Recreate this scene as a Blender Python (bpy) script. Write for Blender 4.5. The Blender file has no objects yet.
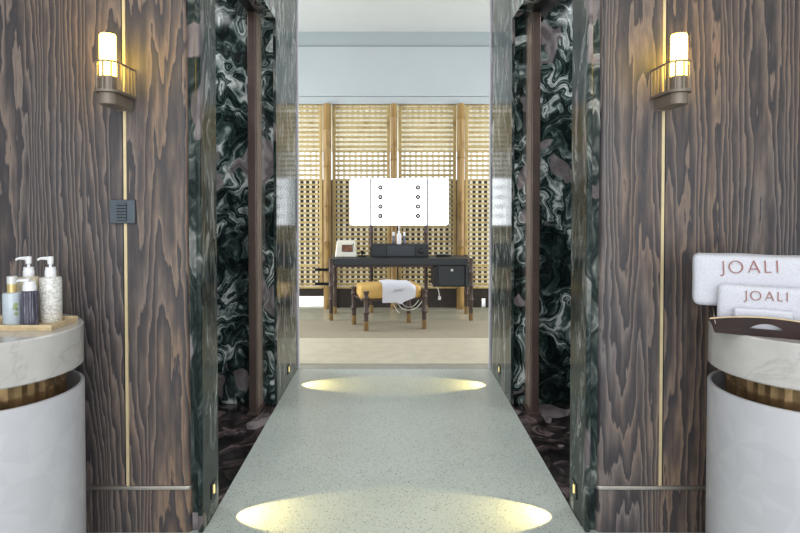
import bpy, bmesh, math, random
from mathutils import Vector, Matrix, noise as mnoise
random.seed(7)
S = bpy.context.scene
COL = S.collection
PI = math.pi

# ------------------------------------------------------------------ camera
EYE = 1.40
cd = bpy.data.cameras.new('camera'); cam = bpy.data.objects.new('camera', cd); COL.objects.link(cam)
cam.location = (0, 0, EYE)
PITCH = math.radians(1.2)
cam.rotation_euler = (PI/2 - PITCH, 0, 0)
cd.sensor_width = 36; cd.lens = 27.0
cd.shift_x = 6/800
cd.shift_y = -(64.5 - 600*math.tan(PITCH))/800
cd.clip_start = .05
S.camera = cam

# ------------------------------------------------------------------ world, exposure, large lights
S.view_settings.view_transform = 'Standard'
S.view_settings.look = 'None'
S.view_settings.gamma = 1
S.view_settings.use_curve_mapping = False
S.view_settings.exposure = 0.0
try:
    S.cycles.use_denoising = True
    S.cycles.max_bounces = 8
    S.cycles.sample_clamp_indirect = 6
except Exception:
    pass
W = bpy.data.worlds.new('daylight'); S.world = W; W.use_nodes = True
W.node_tree.nodes['Background'].inputs[0].default_value = (.92, .96, 1.0, 1)
W.node_tree.nodes['Background'].inputs[1].default_value = 1.6

def area(name, loc, rot, sx, sy, power, col):
    d = bpy.data.lights.new(name, 'AREA'); d.shape = 'RECTANGLE'; d.size = sx; d.size_y = sy
    d.energy = power; d.color = col
    o = bpy.data.objects.new(name, d); o.location = loc; o.rotation_euler = rot; COL.objects.link(o)
    return o
# daylight through the wide glazing behind the camera
area('daylight_behind', (0, -2.9, 1.75), (PI/2, 0, 0), 4.6, 2.7, 105, (.98, .98, 1.0))
# soft overhead fill added to brighten the bathroom walls
area('bathroom_fill', (0, .2, 3.12), (0, 0, 0), 3.4, 2.6, 46, (.98, .98, 1.0))
# unseen overhead area light in the passage
area('passage_overhead', (0, 3.5, 3.17), (0, 0, 0), 1.0, 1.6, 14, (.95, .98, 1.0))
# unseen overhead fills added to light the side room marble
area('side_room_fill', (-1.85, 3.43, 2.96), (0, 0, 0), .9, .9, 22, (.95, .98, 1.0))
area('side_room_fill', (1.85, 3.43, 2.96), (0, 0, 0), .9, .9, 22, (.95, .98, 1.0))
# windows on both sides of the dressing room
area('side_daylight', (-3.1, 6.4, 1.6), (0, -PI/2, 0), 2.4, 2.2, 96, (.95, .98, 1.0))
area('side_daylight', (3.1, 6.4, 1.6), (0, PI/2, 0), 2.4, 2.2, 80, (.95, .98, 1.0))
# space behind the lattice: overhead fill added to light it
area('lattice_back_fill', (0, 9.2, 2.85), (0, 0, 0), 5.0, 1.0, 24, (1.0, .97, .9))
area('low_floor_fill', (-1.7, 8.75, 1.0), (0, 0, 0), 1.3, .9, 30, (.9, .96, 1.0))  # two fills added above the floor seen through the plinth gaps
area('low_floor_fill', (1.6, 8.75, 1.0), (0, 0, 0), .8, .9, 16, (.9, .96, 1.0))

# ------------------------------------------------------------------ node helpers
def rgb(r, g, b):
    def f(c):
        c /= 255
        return c/12.92 if c <= .04045 else ((c+.055)/1.055)**2.4
    return (f(r), f(g), f(b), 1)

class NT:
    def __init__(s, name, rough=.5, metal=0, coat=0, spec=.5):
        s.m = bpy.data.materials.new(name); s.m.use_nodes = True
        s.t = s.m.node_tree; s.p = s.t.nodes['Principled BSDF']
        s.p.inputs['Roughness'].default_value = rough; s.p.inputs['Metallic'].default_value = metal
        s.p.inputs['Coat Weight'].default_value = coat
        s.p.inputs['Coat Roughness'].default_value = .05
        s.p.inputs['Specular IOR Level'].default_value = spec
    def n(s, kind, **kw):
        nd = s.t.nodes.new(kind)
        for k, v in kw.items():
            if k.startswith('i_'):
                nd.inputs[k[2:].replace('_', ' ')].default_value = v
            else: setattr(nd, k, v)
        return nd
    def l(s, a, b): s.t.links.new(a, b)
    def math(s, op, a, b=None, c=None):
        nd = s.n('ShaderNodeMath', operation=op)
        for i, v in enumerate((a, b, c)):
            if v is None: continue
            if isinstance(v, (int, float)): nd.inputs[i].default_value = v
            else: s.l(v, nd.inputs[i])
        return nd.outputs[0]
    def pos(s): return s.n('ShaderNodeNewGeometry').outputs['Position']
    def gen(s): return s.n('ShaderNodeTexCoord').outputs['Object']
    def mapp(s, v, sc, loc=(0, 0, 0)):
        nd = s.n('ShaderNodeMapping'); s.l(v, nd.inputs[0])
        nd.inputs['Scale'].default_value = sc; nd.inputs['Location'].default_value = loc
        return nd.outputs[0]
    def noise(s, v, scale, detail=3, rough=.5, dist=0, out=0):
        nd = s.n('ShaderNodeTexNoise'); s.l(v, nd.inputs['Vector'])
        nd.inputs['Scale'].default_value = scale; nd.inputs['Detail'].default_value = detail
        nd.inputs['Roughness'].default_value = rough; nd.inputs['Distortion'].default_value = dist
        return nd.outputs[out]
    def ramp(s, f, stops, interp='LINEAR'):
        nd = s.n('ShaderNodeValToRGB'); s.l(f, nd.inputs[0]); e = nd.color_ramp.elements
        nd.color_ramp.interpolation = interp
        while len(e) < len(stops): e.new(.5)
        for i, (p, c) in enumerate(stops): e[i].position = p; e[i].color = c
        return nd.outputs[0]
    def mix(s, f, a, b, mode='MIX'):
        nd = s.n('ShaderNodeMix', data_type='RGBA', blend_type=mode)
        for i, v in ((0, f), (6, a), (7, b)):
            if isinstance(v, (int, float)): nd.inputs[i].default_value = v
            elif isinstance(v, tuple): nd.inputs[i].default_value = v
            else: s.l(v, nd.inputs[i])
        return nd.outputs[2]
    def col(s, c):
        if isinstance(c, tuple): s.p.inputs['Base Color'].default_value = c
        else: s.l(c, s.p.inputs['Base Color'])
        return s
    def bump(s, h, strength=.3, dist=.01):
        b = s.n('ShaderNodeBump'); b.inputs['Strength'].default_value = strength; b.inputs['Distance'].default_value = dist
        s.l(h, b.inputs['Height']); s.l(b.outputs[0], s.p.inputs['Normal']); return s

def plain(name, c, rough=.5, metal=0, var=.06, scale=20, coat=0, bump=0):
    m = NT(name, rough, metal, coat)
    f = m.noise(m.gen(), scale, 4)
    lo = tuple(max(0, x*(1-var*2)) for x in c[:3]) + (1,); hi = tuple(min(1, x*(1+var*2)) for x in c[:3]) + (1,)
    m.col(m.ramp(f, [(.3, lo), (.7, hi)]))
    if bump: m.bump(m.noise(m.gen(), scale*4, 4), bump, .004)
    return m.m

def wood_wall(name, seed):
    m = NT(name, .48)
    p = m.mapp(m.pos(), (1, 1, 1), (seed, 0, seed*1.7))
    # stretched smooth field whose contour lines give cathedral grain
    a = m.noise(m.mapp(p, (3.6, .5, .24)), 1.0, 1, .4)
    b = m.noise(m.mapp(p, (13, .5, 1.1)), 1.0, 2, .5)
    c = m.noise(m.mapp(p, (45, .5, 9.0)), 1.0, 2, .5)
    sep = m.n('ShaderNodeSeparateXYZ'); m.l(p, sep.inputs[0])
    v = m.math('ADD', m.math('MULTIPLY', a, 26.0), m.math('ADD', m.math('MULTIPLY', b, 4.6), m.math('MULTIPLY', c, .9)))
    v = m.math('ADD', v, m.math('MULTIPLY', sep.outputs[0], 26.0))
    fr = m.math('FRACT', v)
    fib = m.noise(m.mapp(p, (420, 1, 4)), 1.0, 3, .6)
    fr2 = m.math('ADD', fr, m.math('MULTIPLY', m.math('SUBTRACT', fib, .5), .35))
    ring = m.ramp(fr2, [(0, (.0, .0, .0, 1)), (.22, (.10, .10, .10, 1)), (.50, (.34, .34, .34, 1)), (.70, (.62, .62, .62, 1)), (.86, (1, 1, 1, 1)), (.92, (.8, .8, .8, 1)), (.97, (.0, .0, .0, 1))])
    big = m.noise(m.mapp(p, (2.4, 1, .6)), 1.0, 3, .55)
    dark = m.mix(big, rgb(50, 47, 52), rgb(76, 71, 75))
    light = m.mix(m.ramp(big, [(.35, (0, 0, 0, 1)), (.65, (1, 1, 1, 1))]), rgb(134, 127, 127), rgb(156, 130, 108))
    colr = m.mix(ring, dark, light)
    m.col(m.mix(.4, colr, m.ramp(fib, [(.3, rgb(70, 66, 68)), (.7, rgb(140, 132, 128))]), 'OVERLAY'))
    m.bump(ring, .3, .004)
    return m.m

def marble(name, stops, scale=1.0, seed=0, warp=.5, rough=.1, spec=.4, freq=9.0, stretch=(1, 1, .8), pink=.62, dens=(.38, .62)):
    m = NT(name, rough, 0, 0, spec)
    p = m.mapp(m.pos(), tuple(scale*k for k in stretch), (seed, seed*.7, seed*1.3))
    def warped(v, sc, amt, det):
        n_ = m.noise(v, sc, det, .5, 0, 1)
        sub = m.n('ShaderNodeVectorMath', operation='SUBTRACT'); m.l(n_, sub.inputs[0]); sub.inputs[1].default_value = (.5, .5, .5)
        sca = m.n('ShaderNodeVectorMath', operation='SCALE'); m.l(sub.outputs[0], sca.inputs[0]); sca.inputs['Scale'].default_value = amt
        ad = m.n('ShaderNodeVectorMath', operation='ADD'); m.l(v, ad.inputs[0]); m.l(sca.outputs[0], ad.inputs[1])
        return ad.outputs[0]
    w1 = warped(p, 1.7, warp*1.35, 2); w2 = warped(w1, 5.5, warp*.20, 2); w3 = warped(w2, 22.0, warp*.05, 2)
    a = m.noise(w3, 1.7, 2, .5)
    # flowing strands: contour lines of the twice-warped field, dense in some drifts and sparse in others
    strand = m.math('PINGPONG', m.math('MULTIPLY', a, freq*2), 1.0)
    fine = m.math('PINGPONG', m.math('MULTIPLY', a, freq*6.3), 1.0)
    drift = m.ramp(m.noise(w1, 3.0, 3, .55), [(dens[0], (0, 0, 0, 1)), (dens[1], (1, 1, 1, 1))])
    grain = m.noise(w2, 34, 3, .65)
    st = m.math('ADD', m.math('MULTIPLY', m.math('POWER', strand, 1.6), .55), m.math('MULTIPLY', m.math('POWER', fine, 1.5), .40))
    f = m.math('ADD', m.math('MULTIPLY', st, m.math('ADD', m.math('MULTIPLY', drift, .65), .45)), m.math('MULTIPLY', drift, .22))
    f = m.math('ADD', f, m.math('MULTIPLY', m.math('SUBTRACT', grain, .5), .45))
    c1 = m.ramp(f, stops)
    pk = m.ramp(m.noise(w2, 2.3, 1, .5), [(pink, (0, 0, 0, 1)), (pink+.015, (1, 1, 1, 1))])
    m.col(m.mix(m.math('MULTIPLY', pk, .8), c1, m.mix(strand, rgb(104, 96, 98), rgb(150, 140, 142))))
    return m.m

# ------------------------------------------------------------------ materials
M = {}
M['wood_l'] = wood_wall('charred_pine', 3.1)
M['wood_r'] = wood_wall('charred_pine_b', 11.4)
gs = [(.0, rgb(10, 17, 16)), (.22, rgb(22, 34, 33)), (.42, rgb(52, 68, 66)), (.62, rgb(118, 130, 128)), (.9, rgb(200, 205, 203))]
M['marble'] = marble('green_marble', gs, 1.9, 2.0)
M['marble_pale'] = marble('grey_green_marble', [(.0, rgb(22, 31, 30)), (.3, rgb(50, 60, 58)), (.6, rgb(92, 98, 95)), (1.0, rgb(172, 172, 168))], 2.3, 5.0, rough=.12, spec=.10, freq=7, stretch=(1, 1.3, .5), pink=.64)
M['marble_floor'] = marble('dark_floor_marble', [(.0, rgb(14, 13, 13)), (.3, rgb(34, 30, 30)), (.6, rgb(66, 56, 56)), (1.0, rgb(116, 102, 102))], 1.6, 8.0, rough=.16, spec=.3, freq=5)
m = NT('terrazzo', .32)
p = m.pos()
def speck(scale, thr, size):
    v = m.n('ShaderNodeTexVoronoi'); m.l(p, v.inputs['Vector']); v.inputs['Scale'].default_value = scale
    sep = m.n('ShaderNodeSeparateColor'); m.l(v.outputs['Color'], sep.inputs[0])
    on = m.math('GREATER_THAN', sep.outputs[0], thr); near = m.math('LESS_THAN', v.outputs['Distance'], size)
    return m.math('MULTIPLY', on, near), sep.outputs[1]
base = m.ramp(m.noise(p, 3, 4), [(.3, rgb(178, 187, 180)), (.7, rgb(190, 198, 191))])
base = m.mix(.25, base, m.ramp(m.noise(p, 160, 3), [(.35, rgb(150, 158, 152)), (.65, rgb(214, 218, 210))]))
s1, c1 = speck(150, .74, .36); s2, c2 = speck(95, .89, .32); s3, c3 = speck(190, .6, .4)
base = m.mix(m.math('MULTIPLY', s3, .5), base, rgb(150, 155, 146))
base = m.mix(s1, base, m.ramp(c1, [(.2, rgb(84, 84, 78)), (.6, rgb(132, 128, 116)), (.9, rgb(226, 226, 216))]))
base = m.mix(s2, base, m.ramp(c2, [(.3, rgb(58, 58, 56)), (.8, rgb(120, 112, 98))]))
m.col(base); M['terrazzo'] = m.m
M['beige_floor'] = plain('beige_floor', rgb(198, 190, 168), .45, var=.04, scale=8)
M['threshold'] = plain('threshold_stone', rgb(150, 148, 138), .4)
M['carpet'] = plain('woven_rug', rgb(158, 148, 128), .9, var=.08, scale=90, bump=.3)
M['pale_floor'] = plain('pale_floor', rgb(184, 180, 160), .14, var=.04, scale=8)
M['white_wall'] = plain('white_plaster', rgb(188, 195, 198), .7, var=.01, scale=3)
M['ceil'] = plain('ceiling_paint', rgb(198, 200, 199), .8, var=.01, scale=3)
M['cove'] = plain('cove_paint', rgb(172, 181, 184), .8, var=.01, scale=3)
M['cream'] = plain('cream_plaster', rgb(226, 220, 200), .8, var=.02, scale=3)
M['dark_timber'] = plain('dark_timber', rgb(46, 38, 32), .45, var=.15, scale=14)
M['black_timber'] = plain('black_timber', rgb(18, 16, 15), .6, var=.15, scale=14)
M['white_floor'] = plain('white_stone', rgb(232, 234, 234), .4, var=.02)
M['brass'] = plain('satin_brass', rgb(222, 202, 160), .4, .35, var=.04)
M['dark_metal'] = plain('black_metal', rgb(30, 30, 32), .4, .6)
M['bronze'] = plain('brown_bronze', rgb(100, 84, 78), .35, .5, var=.1, scale=6)
M['bronze_pale'] = plain('pale_bronze', rgb(168, 150, 136), .3, .35, var=.08, scale=6)
M['sconce_metal'] = plain('taupe_metal', rgb(132, 120, 108), .45, .2, var=.03)
M['steel'] = plain('brushed_nickel', rgb(190, 184, 176), .3, .9, var=.03)
M['grey_metal'] = plain('slate_metal', rgb(86, 94, 102), .42, .4, var=.03)
M['trim_white'] = plain('pale_trim', rgb(206, 202, 210), .4, var=.01)
def bamboo(name, c1, c2, c3, vertical=True):
    m = NT(name, .45)
    p = m.gen()
    f = m.noise(m.mapp(p, (60, 60, 2.4) if vertical else (2.4, 60, 60)), 1, 3, .6)
    g = m.noise(m.mapp(p, (7, 7, 4)), 1, 4, .6)
    a = m.ramp(f, [(.3, c1), (.7, c2)])
    m.col(m.mix(m.ramp(g, [(.52, (0, 0, 0, 1)), (.72, (.75, .75, .75, 1))]), a, c3))
    return m.m
M['bamboo_pole'] = bamboo('bamboo_culm', rgb(134, 102, 56), rgb(182, 148, 90), rgb(74, 54, 30))
M['bamboo_frame'] = bamboo('bamboo_frame', rgb(184, 158, 102), rgb(206, 182, 128), rgb(140, 110, 62))
M['strip_h'] = bamboo('bamboo_strip', rgb(184, 160, 108), rgb(206, 184, 134), rgb(150, 122, 72), False)
M['strip_v'] = bamboo('bamboo_pale_strip', rgb(236, 228, 204), rgb(244, 238, 220), rgb(226, 214, 182))
M['dark_bamboo'] = bamboo('stained_bamboo', rgb(58, 44, 39), rgb(92, 74, 66), rgb(38, 30, 28))
M['slate'] = plain('slate_shagreen', rgb(42, 46, 50), .45, var=.2, scale=120, bump=.25)
M['slate_light'] = plain('slate_panel', rgb(58, 63, 69), .45, var=.24, scale=120, bump=.25)
M['slate_dark'] = plain('slate_carcass', rgb(28, 31, 34), .5)  # darker slate of the cabinet and console bodies
m = NT('ochre_leather', .45); 
m.col(m.ramp(m.noise(m.gen(), 6, 4), [(.3, rgb(204, 160, 86)), (.7, rgb(220, 180, 104))])); M['leather'] = m.m
m = NT('white_terry', .9); m.p.inputs['Sheen Weight'].default_value = .2
m.col(m.ramp(m.noise(m.gen(), 220, 3), [(.3, rgb(206, 206, 215)), (.7, rgb(222, 222, 230))]))
m.bump(m.noise(m.gen(), 420, 3), .5, .003); M['terry'] = m.m
M['thread'] = plain('rose_thread', rgb(160, 108, 98), .7)
M['grey_thread'] = plain('grey_thread', rgb(150, 146, 150), .7)
m = NT('counter_marble', .16, 0, .3)
v1 = m.noise(m.pos(), 2.6, 5, .6, 1.2)
vein = m.ramp(m.math('ABSOLUTE', m.math('SUBTRACT', v1, .5)), [(0, (1, 1, 1, 1)), (.008, (.35, .35, .35, 1)), (.03, (0, 0, 0, 1))])
cb = m.ramp(m.noise(m.pos(), 5, 5, .6), [(.3, rgb(180, 176, 172)), (.7, rgb(202, 199, 195))])
m.col(m.mix(m.math('MULTIPLY', vein, .45), cb, rgb(156, 148, 144))); M['counter'] = m.m
# shell-inlay body: pinwheel facets of slightly different pale greys
m = NT('shell_inlay', .32, 0, .2)
uv = m.n('ShaderNodeUVMap').outputs[0]
sx = m.n('ShaderNodeSeparateXYZ'); m.l(uv, sx.inputs[0])
fu = m.math('FLOOR', sx.outputs[0]); fv = m.math('FLOOR', sx.outputs[1])
du = m.math('SUBTRACT', m.math('FRACT', sx.outputs[0]), .5); dv = m.math('SUBTRACT', m.math('FRACT', sx.outputs[1]), .5)
ang = m.math('FLOOR', m.math('MULTIPLY', m.math('ARCTAN2', dv, du), 8/PI))
cmb = m.n('ShaderNodeCombineXYZ'); m.l(fu, cmb.inputs[0]); m.l(fv, cmb.inputs[1]); m.l(ang, cmb.inputs[2])
wn = m.n('ShaderNodeTexWhiteNoise'); m.l(cmb.outputs[0], wn.inputs['Vector'])
m.col(m.ramp(wn.outputs[0], [(0, rgb(186, 186, 190)), (1, rgb(194, 193, 197))])); M['shell'] = m.m
M['drum'] = plain('polished_brass', rgb(150, 122, 88), .2, .75, var=.22, scale=14)
M['light_wood'] = plain('pale_ash', rgb(206, 184, 146), .45, var=.08, scale=30)
m = NT('mother_of_pearl', .2, 0, .6)
v = m.n('ShaderNodeTexVoronoi'); m.l(m.gen(), v.inputs['Vector']); v.inputs['Scale'].default_value = 150
sp = m.n('ShaderNodeSeparateColor'); m.l(v.outputs['Color'], sp.inputs[0])
m.col(m.ramp(sp.outputs[0], [(0, rgb(196, 194, 188)), (.5, rgb(226, 224, 218)), (1, rgb(246, 245, 240))])); M['pearl'] = m.m
M['cream_glass'] = plain('cream_shell', rgb(212, 200, 176), .2, var=.1, scale=60, coat=.5)
M['plastic'] = plain('white_plastic', rgb(238, 238, 240), .35, var=.01)
m = NT('ribbed_amethyst', .3, 0, .3)
m.col(m.ramp(m.noise(m.mapp(m.gen(), (150, 150, 12)), 1, 3, .6), [(.35, rgb(44, 42, 54)), (.55, rgb(84, 82, 98)), (.75, rgb(150, 148, 164))])); M['amethyst'] = m.m
M['frost'] = plain('frosted_glass', rgb(190, 200, 208), .25, var=.03, coat=.4)
M['gold'] = plain('gold_collar', rgb(216, 190, 130), .3, .5)
M['silver_cap'] = plain('satin_cap', rgb(214, 212, 210), .3, .2)
M['leaf'] = plain('leaf_print', rgb(158, 172, 128), .5, var=.2, scale=60)
M['lacquer'] = plain('dark_lacquer', rgb(50, 32, 32), .4, var=.2, scale=9)
M['cream_lining'] = plain('cream_lining', rgb(222, 212, 192), .4)
M['white_case'] = plain('cream_case', rgb(228, 224, 210), .4, var=.02)
M['brown_window'] = plain('walnut_window', rgb(120, 72, 48), .25, var=.2)
M['black'] = plain('black_plastic', rgb(22, 22, 24), .35)
m = NT('mirror_glass', .015, 1); m.col((.93, .97, .97, 1)); M['mirror'] = m.m
M['mirror_rim'] = plain('mirror_rim', rgb(70, 74, 78), .4, .4)
M['cord'] = plain('white_cord', rgb(228, 226, 218), .5)
def emis(name, c, s):
    m = NT(name, .4); m.col((c[0], c[1], c[2], 1))
    m.p.inputs['Emission Color'].default_value = (c[0], c[1], c[2], 1); m.p.inputs['Emission Strength'].default_value = s
    return m.m
M['lamp'] = emis('lamp_glass', (1.0, .66, .075), 17.0)
M['lens'] = emis('step_light_lens', (1.0, .80, .30), 1.1)

# ------------------------------------------------------------------ mesh helpers
class MB:
    def __init__(s): s.bm = bmesh.new()
    def quad_grid(s, rows, closed=False, cap=False):
        """rows: list of equal-length point lists, skinned; closed loops around each row"""
        vs = [[s.bm.verts.new(p) for p in r] for r in rows]
        n = len(rows[0])
        for i in range(len(rows)-1):
            for j in range(n if closed else n-1):
                k = (j+1) % n
                s.bm.faces.new((vs[i][j], vs[i][k], vs[i+1][k], vs[i+1][j]))
        if cap:
            s.bm.faces.new(list(reversed(vs[0]))); s.bm.faces.new(vs[-1])
        return vs
    def box(s, x0, x1, y0, y1, z0, z1, mat=None):
        c = [Vector((x, y, z)) for z in (z0, z1) for (x, y) in ((x0, y0), (x1, y0), (x1, y1), (x0, y1))]
        if mat is not None: c = [mat @ v for v in c]
        v = [s.bm.verts.new(p) for p in c]
        for f in ((3, 2, 1, 0), (4, 5, 6, 7), (0, 1, 5, 4), (1, 2, 6, 5), (2, 3, 7, 6), (3, 0, 4, 7)):
            s.bm.faces.new([v[i] for i in f])
        return s
    def lathe(s, prof, c=(0, 0, 0), n=24, mat=None):
        rows = []
        for r, z in prof:
            row = []
            for k in range(n):
                a = 2*PI*k/n
                p = Vector((c[0]+r*math.cos(a), c[1]+r*math.sin(a), c[2]+z))
                row.append(mat @ p if mat is not None else p)
            rows.append(row)
        s.quad_grid(rows, True, True); return s
    def tube(s, path, r, n=8, closed=False):
        P = [Vector(p) for p in path]; rows = []
        N = len(P); up = None
        for i in range(N):
            t = (P[(i+1) % N if closed else min(i+1, N-1)] - P[(i-1) % N if closed else max(i-1, 0)]).normalized()
            if up is None:
                up = Vector((0, 0, 1)) if abs(t.z) < .9 else Vector((1, 0, 0))
            u = (up - t*up.dot(t)).normalized(); v = t.cross(u); up = u
            rr = r[i] if isinstance(r, (list, tuple)) else r
            rows.append([P[i] + u*rr*math.cos(2*PI*k/n) + v*rr*math.sin(2*PI*k/n) for k in range(n)])
        if closed: rows.append(rows[0]); s.quad_grid(rows, True)
        else: s.quad_grid(rows, True, True)
        if closed: bmesh.ops.remove_doubles(s.bm, verts=s.bm.verts[:], dist=1e-6)
        return s
    def prism(s, poly, z0, z1, mat=None):
        a = [Vector((x, y, z0)) for x, y in poly]; b = [Vector((x, y, z1)) for x, y in poly]
        if mat is not None: a = [mat @ p for p in a]; b = [mat @ p for p in b]
        s.quad_grid([a, b], True, True); return s
    def rbox(s, w, d, h, r, n=10, wob=0, seed=0, mat=None, sag=0):
        """soft rounded box centred on origin in x,y; z from 0 to h"""
        b = bmesh.new(); bmesh.ops.create_cube(b, size=2)
        bmesh.ops.subdivide_edges(b, edges=b.edges[:], cuts=n, use_grid_fill=True)
        hx, hy, hz = w/2, d/2, h/2
        for v in b.verts:
            q = Vector((v.co.x*hx, v.co.y*hy, v.co.z*hz))
            # equalise grid towards edges
            inner = Vector((max(-hx+r, min(hx-r, q.x)), max(-hy+r, min(hy-r, q.y)), max(-hz+r, min(hz-r, q.z))))
            dlt = q-inner
            if dlt.length > 1e-9: q = inner + dlt.normalized()*min(r, max(dlt.length, r))
            if wob:
                nz = mnoise.noise_vector(q*9+Vector((seed, seed*2, 0)))
                q = q + nz*wob
            q.z += hz
            if sag: q.z -= sag*(abs(q.x)/hx)**2*(q.z/h)
            v.co = mat @ q if mat is not None else q
        mesh = bpy.data.meshes.new('tmp'); b.to_mesh(mesh); b.free(); s.bm.from_mesh(mesh); bpy.data.meshes.remove(mesh)
        return s
    def build(s, name, mat, parent=None, smooth=False, bevel=0, seg=2, loc=None):
        bmesh.ops.recalc_face_normals(s.bm, faces=s.bm.faces[:])
        me = bpy.data.meshes.new(name); s.bm.to_mesh(me); s.bm.free()
        me.materials.append(mat)
        o = bpy.data.objects.new(name, me); COL.objects.link(o)
        if parent is not None: o.parent = parent
        if loc is not None: o.location = loc
        if smooth:
            for p in me.polygons: p.use_smooth = True
            me.set_sharp_from_angle(angle=math.radians(42))
        if bevel:
            bv = o.modifiers.new('bevel', 'BEVEL'); bv.width = bevel; bv.segments = seg; bv.limit_method = 'ANGLE'
        return o

def tag(o, label=None, cat=None, group=None, kind=None):
    if label: o['label'] = label
    if cat: o['category'] = cat
    if group: o['group'] = group
    if kind: o['kind'] = kind
    return o
def thing(name, label, cat, loc=(0, 0, 0), rz=0, group=None):
    o = bpy.data.objects.new(name, None); COL.objects.link(o); o.empty_display_size = .05
    o.location = loc; o.rotation_euler = (0, 0, rz)
    return tag(o, label, cat, group)
def struct(o, label, cat='wall'): return tag(o, label, cat, None, 'structure')
def copy_tree(o, parent=None):
    c = o.copy(); COL.objects.link(c); c.parent = parent
    for ch in [x for x in list(S.objects) if x.parent == o]: copy_tree(ch, c)
    return c
def kids(o): return [x for x in S.objects if x.parent == o]

# ------------------------------------------------------------------ setting
HW = .808; YW = 2.515; YJ = 2.74; YN = 4.13; YE = 5.0; YL = 7.92; ROOM = 2.7
struct(MB().box(-ROOM, ROOM, -3.2, 2.56, -.06, 0).box(-HW, HW, 2.56, YE, -.06, 0).build('floor', M['terrazzo']), 'pale grey green speckled terrazzo floor of the passage', 'floor')
for s, side in ((-1, 'left'), (1, 'right')):
    a, b = sorted((s*HW, s*ROOM))
    struct(MB().box(a, b, 2.56, YE, -.06, -.002).build('floor', M['marble_floor']), 'dark brown veined marble floor of the %s side room' % side, 'floor')
struct(MB().box(-3.3, 3.3, YE, 5.14, -.06, 0).build('floor', M['threshold']), 'grey stone threshold strip where the terrazzo ends', 'floor')
struct(MB().box(-3.3, 3.3, 5.14, YL+2.2, -.06, 0).build('floor', M['pale_floor']), 'pale polished floor of the dressing room', 'floor')
struct(MB().box(-3.0, 3.0, 5.15, 6.13, 0, .006).build('floor', M['beige_floor']), 'cream floor band between threshold and darker rug band', 'floor')
struct(MB().box(-3.0, 3.0, 6.13, 7.02, 0, .008).build('floor', M['carpet']), 'taupe woven floor band under the stool', 'floor')

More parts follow.
